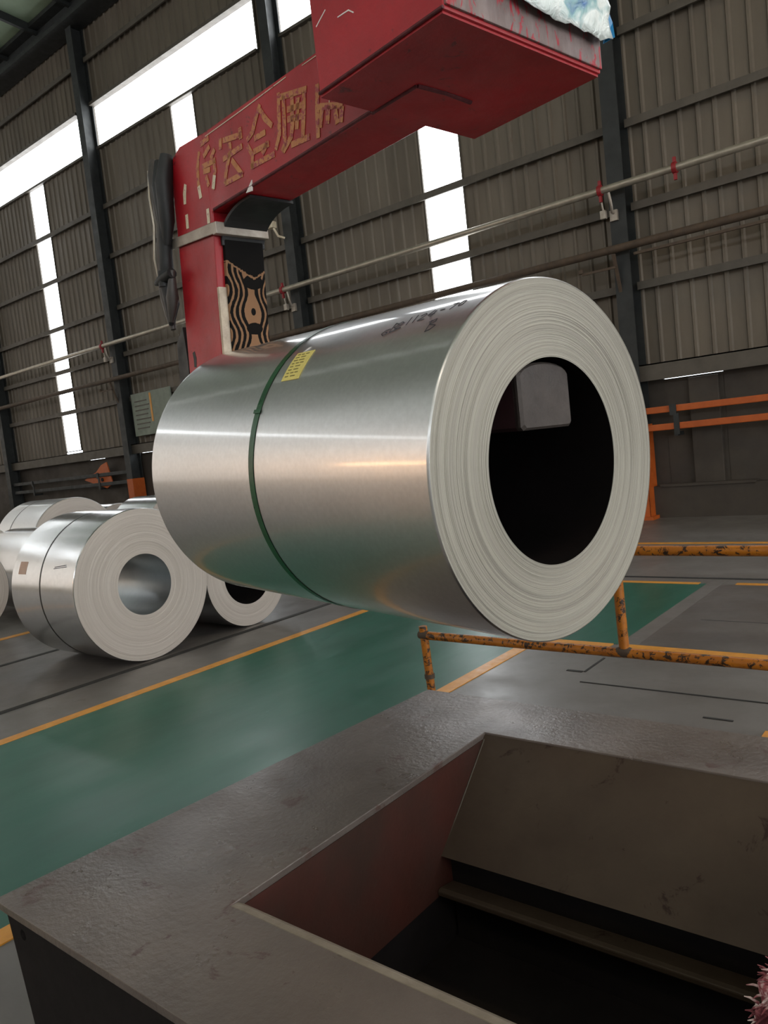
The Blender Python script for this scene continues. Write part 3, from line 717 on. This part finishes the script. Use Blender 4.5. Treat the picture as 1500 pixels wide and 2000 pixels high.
# ------------------------------------------------------------------ handrail behind the steel table
t_ = thing('handrail', 'chipped orange tubular handrail stepping up behind the steel table', 'railing', (-1.9, 3.45, 0))
Y = 3.45; r = .024
def rl(pts, name, rr=r):
    return part(MB().tube(pts, rr, 14), name, 'rail', t_)
rl([(-2.635, Y, 0), (-2.632, Y, .18), (-2.64, Y, .40), (-2.645, Y, .555)], 'post')
rl([(-1.455, Y, .50), (-1.458, Y, .70), (-1.46, Y, .995)], 'post')
rl([(.6, Y, 0), (.6, Y, .995)], 'post')
rl([(-2.64, Y, .502), (-2.1, Y, .500), (-1.46, Y, .500), (-.7, Y, .500), (.6, Y, .50)], 'rail')
rl([(-1.46, Y, .995), (-.9, Y, .994), (.6, Y, .995)], 'rail')
for c_ in ((-2.64, Y, .502), (-1.456, Y, .503), (-1.46, Y, .99)):
    part(MB().tube([(c_[0] - .035, c_[1], c_[2]), (c_[0], c_[1], c_[2] + .004), (c_[0] + .035, c_[1], c_[2])], [.022, .031, .022], 12), 'weld_collar', 'rust', t_)
part(MB().tube([(-2.634, Y, .25), (-2.634, Y, .275)], .030, 12), 'weld_collar', 'rust', t_)

# ------------------------------------------------------------------ steel table with its opening
t_ = thing('steel_table', 'dark worn steel table with a large rectangular opening, in the foreground', 'table', (-.9, 1.55, 0))
TX0, TX1, TY0, TY1, TZ = -1.925, .62, .725, 2.428, .6
OX0, OX1, OY0, OY1 = -1.415, -.207, 1.012, 2.126
mb = MB()
def ringslab(z0, z1):
    o_ = [(TX0 - .052, TY0 + .004), (TX1, TY0), (TX1, TY1), (TX0 + .052, TY1)]; i_ = [(OX0, OY0), (OX1, OY0), (OX1, OY1), (OX0, OY1)]
    vs = [(x, y, z) for z in (z0, z1) for x, y in o_ + i_]; fs = []
    for k in range(4):
        j = (k + 1) % 4
        fs += [(k, j, 4 + j, 4 + k), (8 + k, 12 + k, 12 + j, 8 + j), (k, 8 + k, 8 + j, j), (4 + k, 4 + j, 12 + j, 12 + k)]
    return MB().add(vs, fs)
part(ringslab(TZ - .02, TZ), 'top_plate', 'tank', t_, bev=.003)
def holed_plate(outline, hc, hr, y0, y1):
    """plate in the XZ plane with one round hole"""
    bm = bmesh.new(); k = 20
    o_ = [bm.verts.new((x, y0, z)) for x, z in outline]; h_ = [bm.verts.new((hc[0] + hr * math.cos(2 * math.pi * i / k), y0, hc[1] + hr * math.sin(2 * math.pi * i / k))) for i in range(k)]
    es = [bm.edges.new((l_[i], l_[(i + 1) % len(l_)])) for l_ in (o_, h_) for i in range(len(l_))]
    bmesh.ops.triangle_fill(bm, use_beauty=True, edges=es, normal=(0, -1, 0))
    fs = bm.faces[:]; ex = bmesh.ops.extrude_face_region(bm, geom=fs)
    for v_ in [e_ for e_ in ex['geom'] if isinstance(e_, bmesh.types.BMVert)]: v_.co.y = y1
    bm.verts.index_update(); m_ = MB().add([v_.co[:] for v_ in bm.verts], [[q.index for q in f_.verts] for f_ in bm.faces]); bm.free(); return m_
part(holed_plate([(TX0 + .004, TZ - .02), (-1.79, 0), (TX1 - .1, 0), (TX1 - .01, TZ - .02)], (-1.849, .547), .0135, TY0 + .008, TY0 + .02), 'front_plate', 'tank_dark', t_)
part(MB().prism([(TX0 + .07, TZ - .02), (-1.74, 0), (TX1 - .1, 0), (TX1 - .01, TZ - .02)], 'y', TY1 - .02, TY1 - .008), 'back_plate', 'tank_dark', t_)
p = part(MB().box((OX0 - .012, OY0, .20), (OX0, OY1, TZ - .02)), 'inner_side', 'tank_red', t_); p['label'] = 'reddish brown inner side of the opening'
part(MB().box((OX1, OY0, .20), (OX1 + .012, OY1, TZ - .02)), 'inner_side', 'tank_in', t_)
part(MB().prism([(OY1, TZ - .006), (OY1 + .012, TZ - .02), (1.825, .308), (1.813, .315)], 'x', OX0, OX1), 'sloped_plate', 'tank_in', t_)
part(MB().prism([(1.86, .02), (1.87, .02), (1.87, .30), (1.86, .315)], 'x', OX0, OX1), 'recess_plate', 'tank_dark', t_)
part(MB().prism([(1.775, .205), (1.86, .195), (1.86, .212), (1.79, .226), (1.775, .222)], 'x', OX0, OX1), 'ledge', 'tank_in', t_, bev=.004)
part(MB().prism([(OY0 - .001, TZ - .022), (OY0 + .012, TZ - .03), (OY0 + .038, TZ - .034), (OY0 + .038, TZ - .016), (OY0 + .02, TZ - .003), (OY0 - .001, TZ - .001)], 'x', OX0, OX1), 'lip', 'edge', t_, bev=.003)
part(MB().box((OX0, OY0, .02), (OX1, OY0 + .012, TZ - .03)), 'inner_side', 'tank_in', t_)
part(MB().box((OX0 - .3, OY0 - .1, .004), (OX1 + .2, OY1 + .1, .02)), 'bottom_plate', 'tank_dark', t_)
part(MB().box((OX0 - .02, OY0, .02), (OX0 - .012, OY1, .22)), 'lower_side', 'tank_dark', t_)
mb = MB().tube([(OX0 + .004, OY1 - .012, TZ - .02), (OX0 + .003, 1.97, .452), (OX0 + .002, 1.822, .318)], .0035, 8)
part(mb, 'weld_seam', 'girt', t_)
for xx in (TX0 + .1, TX1 - .12):
    part(MB().box((xx, TY1 - .14, 0), (xx + .08, TY1 - .03, TZ - .02)), 'leg', 'tank_dark', t_)

# ------------------------------------------------------------------ rag at the right edge, draped over the table's opening
t_ = thing('rag', 'frayed pink and white rag on the edge of the table opening, lower right', 'rag', (-.30, 1.2, .60))
random.seed(5)
bm = bmesh.new(); bmesh.ops.create_icosphere(bm, subdivisions=5, radius=1)
for v_ in bm.verts:
    c_ = v_.co; d = .85 + .12 * math.sin(7 * c_.x + 5 * c_.z) * math.cos(6 * c_.y + 3 * c_.x) + .05 * math.sin(17 * c_.z + 9 * c_.y) + random.uniform(-.012, .012)
    v_.co = (c_.x * .07 * d, c_.y * .075 * d, c_.z * .125 * d)
bm.verts.index_update()
mb = MB().add([(v_.co.x - .272, v_.co.y + 1.175, v_.co.z + .655) for v_ in bm.verts], [[q.index for q in f_.verts] for f_ in bm.faces], True); bm.free()
for k in range(260):
    a = random.uniform(0, 6.28); zz = random.uniform(-1, 1); rr = .058 * math.sqrt(max(.05, 1 - zz * zz)); b_ = Vector((-.272 + rr * math.cos(a), 1.175 + rr * math.sin(a), .655 + .1 * zz))
    d = Vector((math.cos(a), math.sin(a), random.uniform(-.6, .5))) * random.uniform(.012, .026)
    mb.tube([b_, b_ + d * .6, b_ + d + Vector((0, 0, -.004))], [.0025, .0018, .0006], 4)
part(mb, 'cloth', 'rag', t_)
